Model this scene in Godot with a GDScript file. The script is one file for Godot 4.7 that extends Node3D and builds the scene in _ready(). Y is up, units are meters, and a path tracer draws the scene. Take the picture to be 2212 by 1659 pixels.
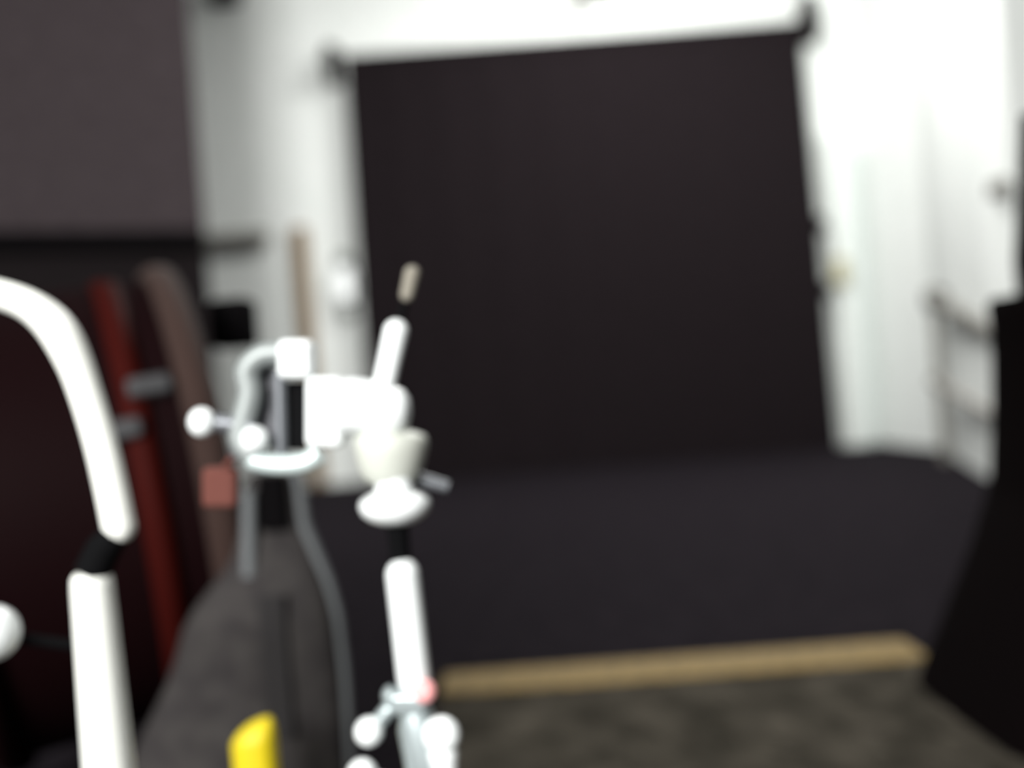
extends Node3D
# A rehearsal corner seen from low down between pieces of drum hardware. Units are metres, y is up, the camera looks along -z.

const F := 2002.6            # focal length in pixels of the 2212 x 1659 frame (45 degrees vertical)
const EYE := Vector3(0, 0.57, 0)
const ROLL := -4.3
var cam_basis := Basis(Vector3(0, 0, 1), deg_to_rad(ROLL))
var M := {}
var taken := {}

# ------------------------------------------------------------------ places
func W(px: float, py: float, d: float) -> Vector3:          # the point at depth d seen at that place of the photograph
	return EYE + cam_basis * Vector3((px - 1106.0) / F * d, -(py - 829.5) / F * d, -d)

func G(px: float, py: float, y: float = 0.0) -> Vector3:     # where that sight line meets the height y
	var v := W(px, py, 1.0) - EYE
	return EYE + v * ((y - EYE.y) / v.y)

func WZ(px: float, py: float, z: float) -> Vector3:          # where that sight line meets the plane across z
	return W(px, py, -z)

# ------------------------------------------------------------------ mesh building
func shape() -> Dictionary:
	return {"v": PackedVector3Array(), "n": PackedVector3Array(), "uv": PackedVector2Array()}

func tri(s: Dictionary, a: Vector3, b: Vector3, c: Vector3, na: Vector3, nb: Vector3, nc: Vector3) -> void:
	var g := (b - a).cross(c - a)
	if g.length_squared() < 1e-18:
		return
	if g.dot(na + nb + nc) > 0.0:
		s.v.append_array(PackedVector3Array([a, c, b])); s.n.append_array(PackedVector3Array([na, nc, nb]))
	else:
		s.v.append_array(PackedVector3Array([a, b, c])); s.n.append_array(PackedVector3Array([na, nb, nc]))

func quad(s: Dictionary, a: Vector3, b: Vector3, c: Vector3, d: Vector3, na: Vector3, nb: Vector3, nc: Vector3, nd: Vector3) -> void:
	tri(s, a, b, c, na, nb, nc)
	tri(s, a, c, d, na, nc, nd)

func flat(s: Dictionary, a: Vector3, b: Vector3, c: Vector3, d: Vector3, n: Vector3) -> void:
	quad(s, a, b, c, d, n, n, n, n)

# a tube along points, one radius per point; both ends closed
func tube(s: Dictionary, pts: Array, radii: Array, sides: int = 24) -> Dictionary:
	var rings := []
	var norms := []
	var t0: Vector3 = (pts[1] - pts[0]).normalized()
	var u := t0.cross(Vector3(0.31, 0.2, 0.93)).normalized()
	var n := pts.size()
	for i in n:
		var t: Vector3 = (pts[mini(i + 1, n - 1)] - pts[maxi(i - 1, 0)]).normalized()
		u = (u - t * u.dot(t)).normalized()
		var w := t.cross(u)
		var slope := 0.0
		var la: int = maxi(i - 1, 0)
		var lb: int = mini(i + 1, n - 1)
		var dl: float = (pts[lb] - pts[la]).length()
		if dl > 1e-9:
			slope = (radii[lb] - radii[la]) / dl
		var ring := []
		var nr := []
		for k in sides:
			var a := TAU * k / sides
			var dir := u * cos(a) + w * sin(a)
			ring.append(pts[i] + dir * radii[i])
			nr.append((dir - t * slope).normalized())
		rings.append(ring)
		norms.append(nr)
	for i in n - 1:
		for k in sides:
			var k2 := (k + 1) % sides
			quad(s, rings[i][k], rings[i][k2], rings[i + 1][k2], rings[i + 1][k], norms[i][k], norms[i][k2], norms[i + 1][k2], norms[i + 1][k])
	for e in [0, n - 1]:
		var out: Vector3 = (pts[e] - pts[1 if e == 0 else n - 2]).normalized()
		for k in sides:
			tri(s, pts[e], rings[e][k], rings[e][(k + 1) % sides], out, out, out)
	return s

# a straight rod with rounded ends
func capsule(s: Dictionary, a: Vector3, b: Vector3, ra: float, rb: float, sides: int = 24) -> Dictionary:
	var t := (b - a).normalized()
	var pts := []
	var rr := []
	for k in 7:
		var q := PI / 2 * k / 6.0
		pts.append(a + t * ra * (1.0 - sin(q))); rr.append(maxf(ra * cos(PI / 2 - q) if k else 0.0, 0.0002))
	pts.clear(); rr.clear()
	for k in 7:
		var q := PI / 2 * k / 6.0
		pts.append(a + t * ra * (1.0 - cos(q))); rr.append(maxf(ra * sin(q), 0.0002))
	for k in 7:
		var q := PI / 2 * (6 - k) / 6.0
		pts.append(b - t * rb * (1.0 - cos(q))); rr.append(maxf(rb * sin(q), 0.0002))
	return tube(s, pts, rr, sides)

func ball(s: Dictionary, c: Vector3, r: float, squash: Vector3 = Vector3.ONE) -> Dictionary:
	for i in 12:
		for k in 20:
			var q := []
			var m := []
			for e in [[0, 0], [0, 1], [1, 1], [1, 0]]:
				var a: float = PI * (i + e[0]) / 12.0
				var b: float = TAU * (k + e[1]) / 20.0
				var d := Vector3(sin(a) * cos(b), cos(a), sin(a) * sin(b))
				q.append(c + d * r * squash)
				m.append((d / squash).normalized())
			quad(s, q[0], q[1], q[2], q[3], m[0], m[1], m[2], m[3])
	return s

# a box with rounded edges
func rbox(s: Dictionary, c: Vector3, h: Vector3, r: float, b: Basis = Basis.IDENTITY) -> Dictionary:
	var inner := h - Vector3(r, r, r)
	for ax in 3:
		for sg in [-1.0, 1.0]:
			var ua := (ax + 1) % 3
			var va := (ax + 2) % 3
			var us := [-h[ua], -h[ua] + 0.4 * r, -h[ua] + r, h[ua] - r, h[ua] - 0.4 * r, h[ua]]
			var vs := [-h[va], -h[va] + 0.4 * r, -h[va] + r, h[va] - r, h[va] - 0.4 * r, h[va]]
			for i in 5:
				for j in 5:
					var q := []
					var m := []
					for e in [[0, 0], [0, 1], [1, 1], [1, 0]]:
						var p := Vector3.ZERO
						p[ax] = sg * h[ax]
						p[ua] = us[i + e[0]]
						p[va] = vs[j + e[1]]
						var k := p.clamp(-inner, inner)
						var d := (p - k).normalized()
						q.append(c + b * (k + d * r))
						m.append(b * d)
					quad(s, q[0], q[1], q[2], q[3], m[0], m[1], m[2], m[3])
	return s

# a soft solid: rows of [centre, half width, half depth] from bottom to top, turned by yaw
func loft(s: Dictionary, rows: Array, yaw: float = 0.0, power: float = 0.6, sides: int = 32) -> Dictionary:
	var rings := []
	var by := Basis(Vector3.UP, yaw)
	for r in rows:
		var ring := []
		for k in sides:
			var a := TAU * k / sides
			var ca := cos(a)
			var sa := sin(a)
			ring.append(r[0] + by * Vector3(signf(ca) * pow(absf(ca), power) * r[1], 0, signf(sa) * pow(absf(sa), power) * r[2]))
		rings.append(ring)
	var nn := []
	for i in rows.size():
		var nr := []
		for k in sides:
			var du: Vector3 = rings[i][(k + 1) % sides] - rings[i][(k + sides - 1) % sides]
			var dv: Vector3 = rings[mini(i + 1, rows.size() - 1)][k] - rings[maxi(i - 1, 0)][k]
			var m := du.cross(dv).normalized()
			if m.dot(rings[i][k] - rows[i][0]) < 0:
				m = -m
			nr.append(m)
		nn.append(nr)
	for i in rows.size() - 1:
		for k in sides:
			var k2 := (k + 1) % sides
			quad(s, rings[i][k], rings[i][k2], rings[i + 1][k2], rings[i + 1][k], nn[i][k], nn[i][k2], nn[i + 1][k2], nn[i + 1][k])
	for e in [[0, Vector3.DOWN], [rows.size() - 1, Vector3.UP]]:
		for k in sides:
			tri(s, rows[e[0]][0], rings[e[0]][k], rings[e[0]][(k + 1) % sides], e[1], e[1], e[1])
	return s

# a smooth run of points through the given ones
func curve(pts: Array, per: int = 8) -> Array:
	var out := []
	for i in pts.size() - 1:
		for k in per:
			out.append(pts[i].cubic_interpolate(pts[i + 1], pts[maxi(i - 1, 0)], pts[mini(i + 2, pts.size() - 1)], float(k) / per))
	out.append(pts[-1])
	return out

func even(r: float, n: int) -> Array:
	var a := []
	a.resize(n)
	a.fill(r)
	return a

# ------------------------------------------------------------------ nodes
func numbered(called: String) -> String:
	if not taken.has(called):
		taken[called] = 0
		return called
	taken[called] += 1
	return "%s_%03d" % [called, taken[called]]

func thing(called: String, label: String, category: String, at: Vector3, group: String = "") -> Node3D:
	var o := Node3D.new()
	o.name = numbered(called)
	add_child(o, true)
	o.position = at
	o.set_meta("label", label)
	o.set_meta("category", category)
	if group:
		o.set_meta("group", group)
	return o

func obj(called: String, s: Dictionary, m: Material, parent: Node3D = null) -> MeshInstance3D:
	var off := Vector3.ZERO
	var p: Node3D = parent
	while p and p != self:
		off += p.position
		p = p.get_parent() as Node3D
	var v: PackedVector3Array = s.v
	var c := Vector3.ZERO
	if parent == null:                      # a thing of one mesh stands at its own base
		var box := AABB(v[0], Vector3.ZERO)
		for q in v:
			box = box.expand(q)
		c = Vector3(box.get_center().x, box.position.y, box.get_center().z)
	for i in v.size():
		v[i] -= off + c
	var arr := []
	arr.resize(Mesh.ARRAY_MAX)
	arr[Mesh.ARRAY_VERTEX] = v
	arr[Mesh.ARRAY_NORMAL] = s.n
	var me := ArrayMesh.new()
	me.add_surface_from_arrays(Mesh.PRIMITIVE_TRIANGLES, arr)
	var o := MeshInstance3D.new()
	o.mesh = me
	o.material_override = m
	o.cast_shadow = GeometryInstance3D.SHADOW_CASTING_SETTING_ON
	o.name = numbered(called) if parent == null else called
	(self if parent == null else parent).add_child(o, true)
	o.position = c
	return o

func tag(o: Node, label: String, category: String, group: String = "") -> void:
	o.set_meta("label", label)
	o.set_meta("category", category)
	if group:
		o.set_meta("group", group)

func struct(called: String, s: Dictionary, m: Material, label: String, category: String) -> MeshInstance3D:
	var o := obj(called, s, m)
	o.set_meta("kind", "structure")
	tag(o, label, category)
	return o

# ------------------------------------------------------------------ materials
func mat(c: Color, rough: float, metal: float = 0.0) -> StandardMaterial3D:
	var m := StandardMaterial3D.new()
	m.albedo_color = c
	m.roughness = rough
	m.metallic = metal
	return m

func mottled(a: Color, b: Color, scale: float, rough: float, seed_: int, relief: float = 0.0) -> StandardMaterial3D:
	var m := mat(Color.WHITE, rough)
	var nz := FastNoiseLite.new()
	nz.seed = seed_
	nz.noise_type = FastNoiseLite.TYPE_SIMPLEX_SMOOTH
	nz.frequency = 0.02
	nz.fractal_octaves = 4
	var t := NoiseTexture2D.new()
	t.width = 512
	t.height = 512
	t.seamless = true
	t.noise = nz
	var g := Gradient.new()
	g.set_color(0, a)
	g.set_color(1, b)
	t.color_ramp = g
	m.albedo_texture = t
	m.uv1_triplanar = true
	m.uv1_world_triplanar = true
	m.uv1_scale = Vector3.ONE * scale
	if relief > 0.0:
		var t2 := NoiseTexture2D.new()
		var n2 := FastNoiseLite.new()
		n2.seed = seed_ + 5
		n2.frequency = 0.09
		t2.width = 512
		t2.height = 512
		t2.seamless = true
		t2.as_normal_map = true
		t2.noise = n2
		m.normal_enabled = true
		m.normal_texture = t2
		m.normal_scale = relief
	return m

func _ready() -> void:
	setup()
	room()
	backdrop()
	wall_pieces()
	handrail()
	black_stack()
	mat_on_floor()
	drum()
	bag()
	bent_arm()
	clamp_stand()
	yellow_tube()

func setup() -> void:
	var cam := Camera3D.new()
	cam.name = "camera"
	cam.fov = 45.0
	cam.near = 0.05
	cam.far = 60.0
	cam.position = EYE
	cam.basis = cam_basis
	var ca := CameraAttributesPhysical.new()
	ca.frustum_focal_length = 28.97
	ca.frustum_focus_distance = 0.46
	ca.exposure_aperture = 1.85
	ca.frustum_near = 0.05
	ca.frustum_far = 60.0
	cam.attributes = ca
	add_child(cam)
	cam.current = true

	var env := Environment.new()
	env.background_mode = Environment.BG_COLOR
	env.background_color = Color(0, 0, 0)
	env.tonemap_mode = Environment.TONE_MAPPER_LINEAR
	env.tonemap_exposure = 1.0
	env.sdfgi_enabled = true
	env.ssao_enabled = true
	env.ssil_enabled = true
	var we := WorldEnvironment.new()
	we.name = "environment"
	we.environment = env
	add_child(we)

	M.white_wall = mottled(Color(0.90, 0.915, 0.905), Color(0.925, 0.935, 0.93), 0.4, 0.85, 3)
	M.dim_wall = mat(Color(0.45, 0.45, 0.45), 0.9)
	M.ceiling = mat(Color(0.7, 0.7, 0.7), 0.9)
	M.floor = mottled(Color(0.095, 0.083, 0.10), Color(0.145, 0.128, 0.145), 1.2, 0.95, 11, 0.4)
	M.mat = mottled(Color(0.165, 0.155, 0.135), Color(0.32, 0.30, 0.27), 0.7, 0.95, 21, 0.5)
	M.trim = mottled(Color(0.40, 0.33, 0.17), Color(0.56, 0.46, 0.26), 3.0, 0.7, 31)
	M.curtain = mottled(Color(0.088, 0.073, 0.082), Color(0.125, 0.105, 0.114), 1.5, 0.95, 41)
	M.black = mat(Color(0.035, 0.03, 0.035), 0.85)
	M.black_cloth = mat(Color(0.03, 0.018, 0.02), 0.95)
	M.dark_metal = mat(Color(0.10, 0.085, 0.09), 0.7)
	M.chrome = mat(Color(0.93, 0.945, 0.95), 0.42, 0.0)
	M.chrome.clearcoat_enabled = true
	M.chrome.clearcoat = 0.6
	M.chrome.clearcoat_roughness = 0.2
	M.steel = mat(Color(0.72, 0.76, 0.77), 0.38, 0.6)
	M.dull_steel = mat(Color(0.42, 0.43, 0.45), 0.45, 0.5)
	M.white_tube = mat(Color(0.94, 0.945, 0.925), 0.45)
	M.rubber = mat(Color(0.05, 0.05, 0.055), 0.75)
	M.yellow = mat(Color(0.96, 0.86, 0.12), 0.5)
	M.red_tip = mat(Color(0.95, 0.66, 0.66), 0.4)
	M.wine = mat(Color(0.065, 0.02, 0.025), 0.6)
	M.red_sheen = mat(Color(0.185, 0.04, 0.03), 0.6)
	M.rust = mat(Color(0.36, 0.19, 0.16), 0.9)
	M.bag = mottled(Color(0.17, 0.16, 0.165), Color(0.25, 0.24, 0.235), 2.0, 0.95, 51)
	M.piping = mat(Color(0.36, 0.37, 0.38), 0.8)
	M.brown = mottled(Color(0.43, 0.34, 0.22), Color(0.55, 0.44, 0.30), 3.0, 0.7, 61)
	M.grey_paint = mat(Color(0.46, 0.45, 0.43), 0.75)
	M.pale_panel = mottled(Color(0.78, 0.80, 0.79), Color(0.88, 0.895, 0.885), 1.6, 0.8, 71)
	M.screen = mottled(Color(0.205, 0.182, 0.192), Color(0.275, 0.247, 0.257), 1.5, 0.9, 81)
	M.fitting = mat(Color(0.9, 0.9, 0.9), 0.6)
	M.fitting.emission_enabled = true
	M.fitting.emission = Color(1, 0.99, 0.96)
	M.fitting.emission_energy_multiplier = 1.5

	for m in [M.floor, M.mat, M.curtain, M.screen, M.black, M.black_cloth, M.dark_metal, M.red_sheen, M.bag, M.rubber, M.wine]:
		m.metallic_specular = 0.12                             # matt cloth, carpet and rubber
	lamp(Vector3(0.8, 3.57, -4.3), Vector2(1.2, 1.2), false, 13.5, "added square ceiling panel lamp brightening the walls near the black curtain")  # unseen source, added to brighten the white walls
	lamp(Vector3(-1.5, 1.95, 2.87), Vector2(2.0, 1.2), true, 43.0, "added wide panel lamp for frontal light on the unseen wall opposite the curtain")  # added behind the camera for flat, flash-like frontal light

func lamp(at: Vector3, size: Vector2, on_wall: bool, energy: float, label: String) -> void:
	var t := thing("added_panel_lamp", label, "lamp", at)
	var b := Basis(Vector3.RIGHT, 0.0 if on_wall else -PI / 2)       # the panel shines along its own -z
	var s := shape()
	rbox(s, at, Vector3(size.x / 2 + 0.04, size.y / 2 + 0.04, 0.03), 0.01, b)
	obj("housing", s, M.ceiling, t)
	s = shape()
	rbox(s, at + b * Vector3(0, 0, -0.034), Vector3(size.x / 2, size.y / 2, 0.008), 0.004, b)
	obj("diffuser", s, M.fitting, t)
	var l := AreaLight3D.new()
	l.name = "lamp_light"
	l.area_size = size
	l.light_color = Color(1.0, 1.0, 0.985)
	l.light_energy = energy
	l.shadow_enabled = true
	l.area_range = 20.0
	l.area_attenuation = 2.0
	l.position = b * Vector3(0, 0, -0.05)
	l.basis = b
	t.add_child(l)

# ------------------------------------------------------------------ the room
func wall_run(plan: Array, thick: Vector3, h: float) -> Dictionary:
	var s := shape()
	for i in plan.size() - 1:
		var a: Vector3 = plan[i]
		var b: Vector3 = plan[i + 1]
		var n: Vector3 = (b - a).cross(Vector3.UP).normalized()
		if n.dot(thick) > 0:
			n = -n
		var u := Vector3.UP * h
		flat(s, a, b, b + u, a + u, n)
		flat(s, a + thick, b + thick, b + thick + u, a + thick + u, -n)
		flat(s, a + u, b + u, b + thick + u, a + thick + u, Vector3.UP)
		flat(s, a, b, b + thick, a + thick, Vector3.DOWN)
	for e in [0, plan.size() - 1]:
		var a: Vector3 = plan[e]
		var n: Vector3 = (plan[0] - plan[-1]).normalized() * (1.0 if e == 0 else -1.0)
		flat(s, a, a + thick, a + thick + Vector3.UP * h, a + Vector3.UP * h, n)
	return s

func room() -> void:
	var s := shape()
	rbox(s, Vector3(0, -0.05, -1.75), Vector3(4.2, 0.05, 4.75), 0.005)
	struct("floor", s, M.floor, "dark charcoal carpeted floor running back to the black curtain", "floor")
	s = shape()
	rbox(s, Vector3(0, 3.65, -1.75), Vector3(4.2, 0.05, 4.75), 0.005)
	struct("ceiling", s, M.ceiling, "plain white ceiling above the room", "ceiling")
	struct("wall_back", wall_run([Vector3(-4.0, 0, -6.1), Vector3(2.41, 0, -6.1)], Vector3(0, 0, -0.15), 3.6), M.white_wall, "white painted wall behind the black curtain", "wall")
	struct("wall_right", wall_run([Vector3(2.41, 0, -6.1), Vector3(2.48, 0, -5.43), Vector3(1.97, 0, -3.8), Vector3(1.97, 0, -3.55)], Vector3(0.15, 0, 0.0), 3.6), M.white_wall, "bright white wall at the right behind the grey handrail", "wall")
	struct("wall_side", wall_run([Vector3(3.2, 0, -6.1), Vector3(3.2, 0, 2.9)], Vector3(0.15, 0, 0.0), 3.6), M.dim_wall, "plain grey side wall beyond the picture", "wall")
	struct("wall_left", wall_run([Vector3(-4.0, 0, -6.1), Vector3(-4.0, 0, 2.9)], Vector3(-0.15, 0, 0.0), 3.6), M.dim_wall, "plain grey wall at the far left beyond the dark partition", "wall")
	struct("wall_front", wall_run([Vector3(-4.0, 0, 2.9), Vector3(3.2, 0, 2.9)], Vector3(0, 0, 0.15), 3.6), M.dim_wall, "plain grey wall opposite the curtain", "wall")

func backdrop() -> void:
	var z := -5.95
	var tl := WZ(744, 134, z)
	var tr := WZ(1730, 58, z)
	var bl := WZ(796, 900, z)
	var br := WZ(1806, 900, z)
	var xl0 := tl.x
	var xl1 := tl.x + (bl.x - tl.x) * (tl.y / (tl.y - bl.y))
	var xr0 := tr.x
	var xr1 := tr.x + (br.x - tr.x) * (tr.y / (tr.y - br.y))
	var top := (tl.y + tr.y) / 2
	var t := thing("curtain", "large black curtain hanging from a dark rod on the white wall", "curtain", Vector3((xl0 + xr0) / 2, 0, z))
	var s := shape()
	var nu := 120
	var nv := 12
	for side in [1.0, -1.0]:
		for i in nu:
			for j in nv:
				var q := []
				var m := []
				for e in [[0, 0], [1, 0], [1, 1], [0, 1]]:
					var u: float = float(i + e[0]) / nu
					var v: float = float(j + e[1]) / nv
					var x := lerpf(lerpf(xl1, xr1, u), lerpf(xl0, xr0, u), v)
					var ph := u * 62.0 + 1.2 * sin(u * 9.0)
					var amp := 0.004
					q.append(Vector3(x, 0.006 + v * (top - 0.006), z + amp * sin(ph) + 0.003 * side))
					m.append(Vector3(-amp * cos(ph) * 62.0 / (xr1 - xl1), 0, 1).normalized() * side)
				quad(s, q[0], q[1], q[2], q[3], m[0], m[1], m[2], m[3])
	for e in [[xl0, xl1, -1.0, 0.0], [xr0, xr1, 1.0, 1.0]]:
		var zz: float = z + 0.004 * sin(e[3] * 62.0 + 1.2 * sin(e[3] * 9.0))
		flat(s, Vector3(e[1], 0.006, zz - 0.003), Vector3(e[1], 0.006, zz + 0.003), Vector3(e[0], top, zz + 0.003), Vector3(e[0], top, zz - 0.003), Vector3(e[2], 0, 0))
	obj("cloth", s, M.curtain, t)
	s = shape()
	rbox(s, Vector3((xl0 + xr0) / 2, top - 0.015, z), Vector3((xr0 - xl0) / 2, 0.03, 0.012), 0.011)
	obj("heading", s, M.curtain, t)

	var a := WZ(700, 131, z)
	var b := WZ(1768, 49, z)
	var rod := thing("curtain_rod", "thin dark rod with bracket ends carrying the black curtain", "rod", Vector3((a.x + b.x) / 2, top - 0.05, z))
	s = shape()
	tube(s, [Vector3(a.x, top + 0.03, z), Vector3(b.x, top + 0.03, z)], [0.014, 0.014])
	obj("pole", s, M.dark_metal, rod)
	for e in [[WZ(708, 96, z), WZ(716, 166, z)], [WZ(1752, -16, z), WZ(1758, 74, z)]]:
		s = shape()
		var c: Vector3 = (e[0] + e[1]) / 2
		c.z = -6.02
		rbox(s, c + Vector3(0, 0, 0.035), Vector3(0.036, absf(e[0].y - e[1].y) / 2 + 0.01, 0.035), 0.02)
		rbox(s, c + Vector3(0, 0, -0.05), Vector3(0.05, absf(e[0].y - e[1].y) / 2 + 0.02, 0.02), 0.01)
		ball(s, Vector3(c.x, top + 0.02, z + 0.02), 0.05)
		obj("bracket", s, M.dark_metal, rod)

func wall_pieces() -> void:
	var zw := -6.1
	# dark partition on the left, turned so that it runs back towards the wall
	var e1 := W(428, 300, 4.5)
	var dirp := Vector3(cos(deg_to_rad(22)), 0, -sin(deg_to_rad(22)))
	var right := Vector3(e1.x, 0, e1.z)
	var yaw := Basis(Vector3.UP, deg_to_rad(22))
	var wide := 1.7
	var t := thing("partition", "tall dark grey partition panel with a black rail left of white wall", "partition", right - dirp * wide / 2)
	var rail := W(430, 522, 4.5).y
	var s := shape()
	rbox(s, right - dirp * wide / 2 + Vector3(0, (rail + 3.1) / 2, 0), Vector3(wide / 2, (3.1 - rail) / 2, 0.025), 0.01, yaw)
	obj("upper_panel", s, M.screen, t)
	s = shape()
	rbox(s, right - dirp * wide / 2 + Vector3(0, rail / 2 + 0.0, 0), Vector3(wide / 2, rail / 2, 0.025), 0.01, yaw)
	obj("lower_panel", s, M.dark_metal, t)
	s = shape()
	rbox(s, right - dirp * wide / 2 + Vector3(0, rail, 0.02), Vector3(wide / 2 + 0.005, 0.05, 0.04), 0.015, yaw)
	obj("rail", s, M.black, t)
	# a short dull bar on the white wall
	s = shape()
	var a := WZ(440, 524, zw + 0.04)
	var b := WZ(580, 512, zw + 0.04)
	rbox(s, (a + b) / 2, Vector3((b.x - a.x) / 2, 0.045, 0.038), 0.012)
	tag(obj("wall_bar", s, M.grey_paint), "short grey brown bar fixed level on the white wall beside the partition", "bar")
	# a brown strip standing against the wall
	s = shape()
	var p := WZ(640, 492, zw + 0.02)
	rbox(s, Vector3(p.x + 0.02, p.y / 2, zw + 0.022), Vector3(0.05, p.y / 2, 0.02), 0.008)
	tag(obj("wooden_strip", s, M.brown), "narrow brown wooden strip upright against the white wall above the chrome clamp", "wood strip")
	# a small white fixture with dark ends next to the curtain
	var c := WZ(745, 615, zw + 0.05)
	t = thing("wall_fixture", "small white wall fixture with dark ends at the left hem of the black curtain", "fixture", Vector3(c.x, c.y - 0.2, zw + 0.03))
	s = shape()
	rbox(s, c, Vector3(0.07, 0.12, 0.045), 0.03)
	obj("cover", s, M.chrome, t)
	for dy in [0.165, -0.19]:
		s = shape()
		rbox(s, c + Vector3(0, dy, -0.01), Vector3(0.045, 0.035, 0.035), 0.02)
		obj("end_cap", s, mat(Color(0.42, 0.44, 0.42), 0.7), t)
	# dark blobs and hooks at the top of the picture
	c = WZ(484, -16, zw + 0.06)
	s = shape()
	rbox(s, c, Vector3(0.1, 0.07, 0.058), 0.03)
	tag(obj("wall_speaker", s, M.dark_metal), "small dark box high on the white wall beside the partition", "box")
	s = shape()
	a = WZ(1252, -14, zw + 0.04)
	tube(s, [a + Vector3(0, 0.03, 0), WZ(1246, 38, zw + 0.04)], [0.03, 0.022])
	rbox(s, a + Vector3(0.09, 0.0, 0), Vector3(0.14, 0.03, 0.038), 0.012)
	tag(obj("wall_hook", s, M.grey_paint), "small grey hook on the white wall above the middle of the curtain", "hook")
	# pale narrow panel in the corner right of the curtain
	var x0 := WZ(1800, 600, -6.03).x
	var x1 := WZ(1866, 600, -6.03).x
	var top := WZ(1830, 290, -6.03).y
	t = thing("corner_panel", "narrow pale grey panel standing in the corner right of the curtain", "panel", Vector3((x0 + x1) / 2, 0, -6.04))
	s = shape()
	rbox(s, Vector3((x0 + x1) / 2, top / 2, -6.045), Vector3((x1 - x0) / 2, top / 2, 0.05), 0.015)
	obj("board", s, M.pale_panel, t)
	s = shape()
	rbox(s, Vector3(x1 - 0.03, top / 2 - 0.01, -5.985), Vector3(0.03, top / 2 - 0.03, 0.015), 0.01)
	obj("edge_strip", s, mat(Color(0.80, 0.83, 0.82), 0.8), t)
	var q := WZ(1816, 588, -5.98)
	s = shape()
	rbox(s, q, Vector3(0.045, 0.09, 0.03), 0.02)
	obj("latch", s, mat(Color(0.66, 0.64, 0.52), 0.7), t).set_meta("label", "dull brownish latch on pale panel")
	for e in [[1772, 484, 0.07, "small dark catch at the right hem of the curtain, upper of two"], [1786, 624, 0.075, "small dark catch at the right hem of the curtain, lower of two"]]:
		s = shape()
		var k := WZ(e[0], e[1], -5.93)
		rbox(s, k + Vector3(0.008, 0, -0.08), Vector3(0.03, 0.05, 0.09), 0.02)
		tag(obj("curtain_catch", s, M.dark_metal), e[3], "catch", "catches at the right hem")
	# bracket on the right wall
	s = shape()
	c = W(2176, 404, 3.62)
	rbox(s, c, Vector3(0.055, 0.03, 0.05), 0.012)
	tag(obj("wall_bracket", s, M.grey_paint), "small grey bracket on the white wall at the right edge", "bracket")

func handrail() -> void:
	var dp := 4.85
	var post_top := W(2018, 648, dp)
	var base := Vector3(post_top.x, 0, post_top.z)
	var t := thing("handrail", "grey tubular handrail sloping down in front of the white wall", "handrail", base)
	var s := shape()
	tube(s, [base, post_top], [0.026, 0.022])
	obj("post", s, M.grey_paint, t)
	var far := 2.9
	s = shape()
	tube(s, [W(2006, 634, dp), W(2152, 722, 3.65), W(2300, 812, far)], [0.028, 0.024, 0.022])
	obj("top_rail", s, M.grey_paint, t)
	s = shape()
	tube(s, [W(2024, 826, dp), W(2160, 902, 3.65), W(2300, 980, far)], [0.018, 0.015, 0.013])
	obj("lower_rail", s, mat(Color(0.60, 0.58, 0.56), 0.75), t)
	s = shape()
	ball(s, W(2022, 648, dp), 0.062)
	obj("knob", s, M.dark_metal, t).set_meta("label", "dark knob at the top of the post")
	s = shape()
	ball(s, W(2025, 822, dp), 0.04)
	obj("joint", s, M.grey_paint, t)
	var e := W(2300, 812, far)
	s = shape()
	tube(s, [Vector3(e.x, 0, e.z), e], [0.03, 0.026])
	obj("post", s, M.grey_paint, t)

func black_stack() -> void:
	var d := 1.5
	var rows := []
	var edge := [[1522, 2008], [1450, 2030], [1380, 2056], [1300, 2080], [1220, 2106], [1150, 2128], [1090, 2146], [1040, 2160], [900, 2164], [780, 2164], [700, 2160], [660, 2154], [642, 2160]]
	for e in edge:
		var l := W(e[1], e[0], d)
		if rows.is_empty():
			l.y = 0.0
		var hw := 0.30 - (l.x - W(2008, 1522, d).x) * 0.5
		var c := Vector3(l.x + hw, l.y, l.z - 0.02)
		var dep := 0.16 + 0.4 * maxf(0.0, 0.25 - l.y)
		c.z = l.z + dep * 0.35
		rows.append([c, hw, dep])
	var base: Vector3 = rows[0][0]
	var t := thing("draped_stand", "tall black draped stand spreading towards its foot at the right edge", "stand", base)
	var s := shape()
	loft(s, rows, 0.0, 0.45)
	obj("drape", s, M.black_cloth, t)
	s = shape()
	var a := W(2252, 660, d + 0.05)
	tube(s, [Vector3(a.x, 0.3, a.z), W(2236, 560, d + 0.05), W(2246, 250, d + 0.05)], [0.032, 0.032, 0.028])
	obj("upright", s, M.black, t)

func mat_on_floor() -> void:
	var bl := G(952, 1488, 0.012)
	var br := G(2002, 1418, 0.012)
	var z := (bl.z + br.z) / 2
	var x1 := br.x
	var x0 := bl.x
	var t := thing("floor_mat", "grey brown mat with a yellowish back edge on the dark floor", "mat", Vector3((x0 + x1) / 2, 0, (z - 0.4) / 2))
	var s := shape()
	rbox(s, Vector3((x0 + x1 + 0.3) / 2, 0.006, (z - 0.35) / 2), Vector3((x1 + 0.3 - x0) / 2, 0.006, (absf(z) - 0.35) / 2), 0.004)
	obj("pile", s, M.mat, t)
	s = shape()
	rbox(s, Vector3((x0 + x1) / 2, 0.0095, z - 0.03), Vector3((x1 - x0) / 2, 0.0095, 0.06), 0.006)
	obj("edging", s, M.trim, t).set_meta("label", "yellowish brown edging strip")

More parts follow.
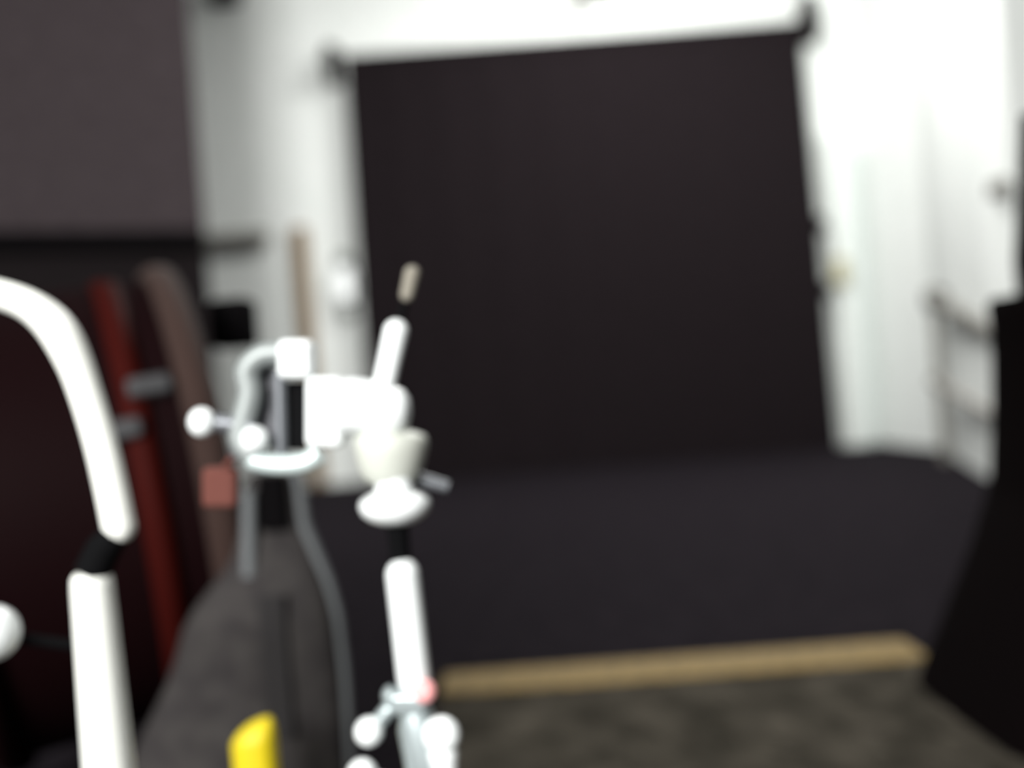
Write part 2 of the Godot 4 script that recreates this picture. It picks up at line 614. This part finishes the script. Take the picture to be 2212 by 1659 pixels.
# ------------------------------------------------------------------ the drum hardware
func ring(c: Vector3, ax: Vector3, r: float, thick: float, wide: float) -> Dictionary:
	var s := shape()
	var u := ax.cross(Vector3.UP).normalized()
	var v := u.cross(ax).normalized()
	var prof := []
	for k in 12:
		var a := TAU * k / 12
		prof.append(Vector2(thick * cos(a), wide * sin(a)))
	var n := 64
	for i in n:
		for k in 12:
			var q := []
			var m := []
			for e in [[0, 0], [0, 1], [1, 1], [1, 0]]:
				var a: float = TAU * (i + e[0]) / n
				var p: Vector2 = prof[(k + e[1]) % 12]
				var dir := u * cos(a) + v * sin(a)
				q.append(c + dir * (r + p.x) + ax * p.y)
				m.append((dir * p.x / thick + ax * p.y / wide).normalized())
			quad(s, q[0], q[1], q[2], q[3], m[0], m[1], m[2], m[3])
	return s

func drum() -> void:
	var r := 0.335
	var far := W(415, 1050, 1.5)
	var ax := Vector3(0.90, 0.10, -0.42).normalized()
	var depth := 0.30
	var near := far - ax * depth
	var t := thing("drum", "dark wine red drum behind the white bent tube at the left", "drum", Vector3((far.x + near.x) / 2, 0, (far.z + near.z) / 2))
	var s := shape()
	var pts := []
	for k in 9:
		pts.append(near.lerp(far, k / 8.0))
	tube(s, pts, even(r, 9), 72)
	obj("shell", s, M.wine, t)
	s = shape()
	tube(s, [near - ax * 0.012, near - ax * 0.008, near + ax * 0.002], [r * 0.94, r * 0.975, r * 0.98], 72)
	obj("drumhead", s, M.black, t)
	s = shape()
	tube(s, [far - ax * 0.002, far + ax * 0.008, far + ax * 0.012], [r * 0.98, r * 0.975, r * 0.94], 72)
	obj("drumhead", s, M.black, t)
	obj("hoop", ring(near, ax, r + 0.006, 0.012, 0.02), M.wine, t)
	obj("hoop", ring(far, ax, r + 0.008, 0.014, 0.024), mat(Color(0.15, 0.07, 0.04), 0.9), t).set_meta("label", "reddish brown far hoop")
	obj("hoop", ring(near.lerp(far, 0.74), ax, r + 0.002, 0.006, 0.02), M.red_sheen, t).set_meta("label", "red band painting a glossy reflection on the shell")  # reflection streak of the shell, built as a coloured ring
	var u := ax.cross(Vector3.UP).normalized()
	var v := u.cross(ax).normalized()
	for want in [[262, 930], [324, 832]]:                  # the two lugs in sight: the place on the shell nearest that sight line
		var best := INF
		var dir := Vector3.ZERO
		var c := Vector3.ZERO
		for i in 60:
			for k in 240:
				var a := TAU * k / 240.0
				var o := u * cos(a) + v * sin(a)
				var q := near.lerp(far, i / 59.0) + o * (r + 0.008)
				var g := q.distance_to(W(want[0], want[1], -q.z))
				if o.dot(EYE - q) > 0.0 and g < best:
					best = g
					dir = o
					c = q
		s = shape()
		rbox(s, c, Vector3(0.012, 0.014, 0.028), 0.008, Basis(dir, ax.cross(dir), ax))
		obj("lug", s, mat(Color(0.18, 0.18, 0.19), 0.7), t)
	s = shape()
	rbox(s, W(505, 700, 1.5), Vector3(0.034, 0.04, 0.03), 0.012)
	tube(s, [W(505, 700, 1.5), far + (W(505, 700, 1.5) - far) * 0.9], [0.016, 0.016])
	obj("bracket", s, M.black, t)
	for e in [[near, -0.16], [far, 0.16], [near, 0.16], [far, -0.16]]:
		var c: Vector3 = e[0]
		var p: Vector3 = Vector3(c.x, 0, c.z) + u * e[1] * 1.6
		s = shape()
		tube(s, [p, Vector3(c.x, c.y - r * 0.9, c.z) + u * e[1]], [0.012, 0.012], 12)
		obj("spur", s, M.rubber, t)

func bag() -> void:
	var d := 1.15
	var edge := [[1821, 285, 750], [1760, 280, 756], [1659, 284, 756], [1590, 300, 752], [1520, 334, 748], [1457, 366, 743], [1400, 386, 736], [1340, 402, 728], [1300, 424, 718], [1260, 455, 706], [1225, 486, 692], [1190, 508, 678], [1150, 519, 662], [1130, 522, 656], [1080, 526, 650], [1040, 532, 644], [1020, 545, 632]]
	var rows := []
	var right := []
	for e in edge:
		var l := W(e[1], e[0], d)
		var rr := W(e[2], e[0], d)
		var c := (l + rr) / 2
		if rows.is_empty():
			c.y = 0.0
		var hw := (rr.x - l.x) / 2
		rows.append([c, hw, clampf(hw * 0.55, 0.022, 0.05)])
		right.append(Vector3(c.x + hw * 0.985, c.y, c.z + 0.004))
	var t := thing("soft_case", "grey soft case with a narrow neck standing under the chrome clamp", "soft case", rows[0][0])
	var s := shape()
	loft(s, rows, 0.0, 0.7)
	obj("body", s, M.bag, t)
	s = shape()
	var smooth := curve(right, 4)
	tube(s, smooth, even(0.009, smooth.size()), 12)
	obj("piping", s, M.piping, t).set_meta("label", "pale piping down one side")
	s = shape()
	var a := W(538, 1060, d - 0.03)
	var b := W(538, 1245, d - 0.03)
	tube(s, [a, b], [0.0085, 0.008], 12)
	obj("neck_strip", s, M.piping, t).set_meta("label", "pale upright strip on the neck")
	s = shape()
	var c := W(588, 1085, d - 0.028)
	rbox(s, c, Vector3(0.017, 0.034, 0.006), 0.005)
	obj("strap", s, M.black, t).set_meta("label", "black strap on the neck")
	s = shape()
	rbox(s, W(596, 1440, d - 0.052), Vector3(0.016, 0.085, 0.004), 0.003)
	obj("zip_flap", s, mat(Color(0.12, 0.11, 0.115), 0.95), t).set_meta("label", "darker upright flap on the front")

func bent_arm() -> void:
	var d := 0.75
	var k := d / F
	var foot := W(197 + 2 * 45, 1245 + 0, d)
	var top := W(197, 1236, d)
	var dirn := (W(236, 1659, d) - W(197, 1236, d)).normalized()
	var bottom := top + dirn * ((top.y - 0.02) / -dirn.y)
	var t := thing("bent_tube", "white bent tube rising from a thick white upright in a black collar", "tube stand", Vector3(bottom.x, 0, bottom.z))
	var s := shape()
	var mid := W(236, 1659, d)
	var pts := [top, top + dirn * 0.004, top + dirn * 0.012, mid, bottom]
	tube(s, pts, [34 * k, 41 * k, 43 * k, 52 * k, 54 * k], 32)
	obj("upright", s, M.white_tube, t)
	s = shape()
	tube(s, [W(252, 1150, d), W(224, 1185, d), W(200, 1236, d)], [30 * k, 37 * k, 38 * k])
	obj("collar", s, M.rubber, t).set_meta("label", "black collar between the two tubes")
	s = shape()
	var path := curve([W(-170, 632, d), W(-60, 628, d), W(5, 638, d), W(70, 664, d), W(122, 710, d), W(160, 780, d), W(192, 870, d), W(220, 965, d), W(242, 1060, d), W(258, 1140, d)], 6)
	var rr := []
	for i in path.size():
		var f := float(i) / (path.size() - 1)
		rr.append((31.0 + 7.0 * exp(-pow((f - 0.46) / 0.12, 2)) + 3.0 * f) * k)
	var e: Vector3 = path[-1]
	var dd: Vector3 = (path[-1] - path[-2]).normalized()
	var r_end: float = rr[-1]
	for q in [0.35, 0.65, 0.87, 0.98]:
		path.append(e + dd * r_end * q)
		rr.append(r_end * sqrt(1.0 - q * q))
	tube(s, path, rr, 28)
	obj("bent_arm", s, M.white_tube, t)
	s = shape()
	ball(s, W(-22, 1368, d - 0.02), 60 * k)
	obj("knob", s, M.chrome, t).set_meta("label", "bright rounded knob at the left edge")
	s = shape()
	tube(s, [W(20, 1376, d - 0.01), W(205, 1400, d + 0.02)], [0.0045, 0.0045], 12)
	obj("knob_stem", s, M.rubber, t)
	for a in [0.4, 2.5, 4.6]:
		s = shape()
		var out := Vector3(cos(a), 0, sin(a))
		tube(s, [bottom + Vector3(0, 0.10, 0) + out * 0.015, bottom * Vector3(1, 0, 1) + out * 0.2 + Vector3(0, 0.012, 0)], [0.008, 0.01], 12)
		obj("leg", s, M.dull_steel, t)

func clamp_stand() -> void:
	var d := 0.75
	var k := d / F
	var ptop := W(868, 1236, d)
	var pole_dir := (W(896, 1480, d) - ptop).normalized()
	var low := W(925, 1659, d)
	var ldir := (low - W(898, 1500, d)).normalized()
	var bottom := low + ldir * ((low.y - 0.02) / -ldir.y)
	var t := thing("clamp_stand", "chrome clamp stand with upright lever, wing bolts and white pole", "stand", Vector3(bottom.x, 0, bottom.z))
	var s := shape()
	capsule(s, W(866, 1206, d), W(899, 1500, d), 36 * k, 36 * k)
	obj("pole", s, M.chrome, t)
	s = shape()
	tube(s, [W(896, 1520, d), W(904, 1570, d), low, bottom], [30 * k, 44 * k, 47 * k, 48 * k])
	obj("lower_tube", s, M.steel, t)
	s = shape()
	tube(s, [W(858, 1120, d), W(866, 1216, d + 0.004)], [24 * k, 22 * k])
	obj("sleeve", s, M.rubber, t).set_meta("label", "black sleeve under the cup")
	# cup
	s = shape()
	var axis := [[1136, 4], [1131, 34], [1122, 56], [1108, 72], [1092, 78], [1078, 74], [1068, 58], [1060, 42], [1046, 40], [1030, 44]]
	var pts := []
	var rr := []
	for a in axis:
		pts.append(W(854 - (a[0] - 1100) * -0.04, a[0], d)); rr.append(a[1] * k)
	tube(s, pts, rr, 32)
	obj("cup", s, M.chrome, t)
	# swivel joint above the cup
	s = shape()
	axis = [[1046, 40], [1036, 58], [1020, 66], [996, 74], [968, 80], [950, 80], [938, 74], [930, 50], [925, 10]]
	pts = []
	rr = []
	for a in axis:
		pts.append(W(843 + (1046 - a[0]) * 0.02, a[0], d + 0.006)); rr.append(a[1] * k)
	tube(s, pts, rr, 32)
	obj("swivel", s, mat(Color(0.74, 0.75, 0.72), 0.5), t)
	s = shape()
	tube(s, [W(905, 1035, d + 0.015), W(968, 1052, d + 0.015)], [16 * k, 13 * k], 16)
	obj("bolt", s, M.dull_steel, t)
	# the body of the clamp
	s = shape()
	rbox(s, W(704, 890, d), Vector3(40 * k, 76 * k, 30 * k), 16 * k, cam_basis)
	obj("jaw", s, M.chrome, t)
	s = shape()
	pts = [W(722, 878, d), W(728, 878, d), W(760, 878, d), W(800, 882, d), W(840, 888, d), W(868, 890, d), W(882, 891, d), W(887, 891, d)]
	tube(s, pts, [50 * k, 58 * k, 63 * k, 60 * k, 56 * k, 48 * k, 32 * k, 10 * k], 32)
	obj("clamp_body", s, M.chrome, t)
	s = shape()
	capsule(s, W(826, 850, d - 0.004), W(861, 690, d - 0.004), 24 * k, 26 * k)
	obj("lever", s, M.chrome, t)
	s = shape()
	capsule(s, W(858, 706, d + 0.004), W(876, 650, d + 0.004), 10 * k, 10 * k)
	obj("lever_neck", s, M.rubber, t)
	s = shape()
	capsule(s, W(876, 652, d + 0.004), W(894, 574, d + 0.004), 15 * k, 17 * k)
	obj("lever_tip", s, mat(Color(0.50, 0.48, 0.44), 0.8), t).set_meta("label", "dull grey tip above the lever")
	# upper block and the hoop of the clamp
	s = shape()
	rbox(s, W(642, 776, d), Vector3(37 * k, 42 * k, 34 * k), 16 * k, cam_basis)
	obj("block", s, M.chrome, t)
	s = shape()
	var path := curve([W(618, 762, d), W(566, 768, d), W(534, 802, d), W(540, 850, d), W(528, 905, d), W(520, 950, d), W(548, 985, d)], 6)
	tube(s, path, even(27 * k, path.size()), 16)
	obj("yoke", s, mat(Color(0.55, 0.57, 0.57), 0.5, 0.3), t)
	s = shape()
	path = curve([W(540, 992, d), W(580, 1002, d), W(625, 1004, d), W(664, 997, d), W(690, 978, d)], 6)
	tube(s, path, even(22 * k, path.size()), 16)
	obj("lower_ring", s, mat(Color(0.80, 0.85, 0.85), 0.4, 0.2), t)
	s = shape()
	tube(s, [W(604, 800, d + 0.006), W(608, 1000, d + 0.006)], [15 * k, 15 * k], 16)
	obj("rod", s, M.dull_steel, t)
	s = shape()
	rbox(s, W(640, 898, d + 0.012), Vector3(22 * k, 76 * k, 6 * k), 5 * k, cam_basis)
	obj("liner", s, M.rubber, t).set_meta("label", "black liner inside the clamp")
	s = shape()
	rbox(s, W(572, 880, d + 0.016), Vector3(30 * k, 90 * k, 6 * k), 5 * k, cam_basis)
	obj("back_plate", s, mat(Color(0.36, 0.36, 0.38), 0.5, 0.4), t)
	# knob on its stem
	s = shape()
	tube(s, [W(436, 910, d), W(520, 918, d), W(548, 925, d)], [20 * k, 22 * k, 24 * k], 16)
	obj("knob_stem", s, M.dull_steel, t)
	s = shape()
	ball(s, W(436, 912, d - 0.006), 30 * k, Vector3(0.95, 1.05, 0.9))
	obj("knob", s, M.chrome, t)
	s = shape()
	ball(s, W(551, 950, d - 0.008), 30 * k)
	obj("screw_head", s, M.chrome, t)
	s = shape()
	capsule(s, W(500, 985, d + 0.01), W(540, 960, d + 0.01), 22 * k, 20 * k)
	obj("screw", s, M.dull_steel, t)
	s = shape()
	rbox(s, W(478, 1052, d + 0.03), Vector3(40 * k, 46 * k, 22 * k), 15 * k, cam_basis)
	tube(s, [W(484, 1020, d + 0.03), W(506, 984, d + 0.012)], [10 * k, 10 * k], 12)
	obj("pad", s, M.rust, t).set_meta("label", "dull red pad below the round knob")
	# wing bolts at the foot of the pole
	s = shape()
	rbox(s, W(884, 1512, d - 0.004), Vector3(38 * k, 24 * k, 34 * k), 14 * k, cam_basis)
	obj("collar", s, M.steel, t)
	s = shape()
	ball(s, W(918, 1493, d - 0.012), 25 * k)
	obj("button", s, M.red_tip, t).set_meta("label", "pale red button on the collar")
	s = shape()
	capsule(s, W(850, 1520, d), W(803, 1576, d), 17 * k, 16 * k)
	capsule(s, W(826, 1505, d), W(856, 1500, d), 22 * k, 20 * k)
	obj("wing", s, M.steel, t)
	s = shape()
	ball(s, W(797, 1580, d - 0.004), 31 * k)
	obj("wing_knob", s, M.chrome, t)
	s = shape()
	ball(s, W(954, 1588, d - 0.02), 40 * k, Vector3(1, 1, 0.8))
	capsule(s, W(954, 1600, d - 0.018), W(968, 1720, d - 0.018), 32 * k, 20 * k)
	obj("wing_knob", s, M.chrome, t)
	s = shape()
	ball(s, W(782, 1672, d - 0.004), 32 * k)
	capsule(s, W(782, 1680, d - 0.002), W(900, 1700, d), 16 * k, 16 * k)
	obj("wing_knob", s, M.chrome, t)
	for a in [0.2, 2.3, 4.4]:
		s = shape()
		var out := Vector3(cos(a), 0, sin(a))
		tube(s, [bottom + Vector3(0, 0.12, 0) + out * 0.012, bottom * Vector3(1, 0, 1) + out * 0.2 + Vector3(0, 0.012, 0)], [0.008, 0.01], 12)
		obj("leg", s, M.dull_steel, t)

func yellow_tube() -> void:
	var d := 0.98
	var k := d / F
	var top := W(551, 1582, d)
	var foot := Vector3(W(560, 1659, d).x - 0.002, 0, top.z)
	var s := shape()
	var rows := []
	for e in [[foot.y, 0.0], [0.12, 0.0], [1600.0, 0.0], [1585.0, 0.12], [1573.0, 0.3], [1563.0, 0.52], [1557.0, 0.72], [1553.0, 0.9]]:
		var c := foot
		if e[0] > 10.0:
			c = W(551.0, e[0], d)
			c.z = foot.z
			c.x = W(549.0, e[0], d).x + e[1] * 28 * k
		else:
			c.y = e[0]
		rows.append([c, 46 * k * (1.0 - e[1] * 0.85), 40 * k * (1.0 - e[1] * 0.85)])
	loft(s, rows, 0.0, 0.8)
	tag(obj("yellow_post", s, M.yellow), "bright yellow rounded post in front of the grey soft case", "post")
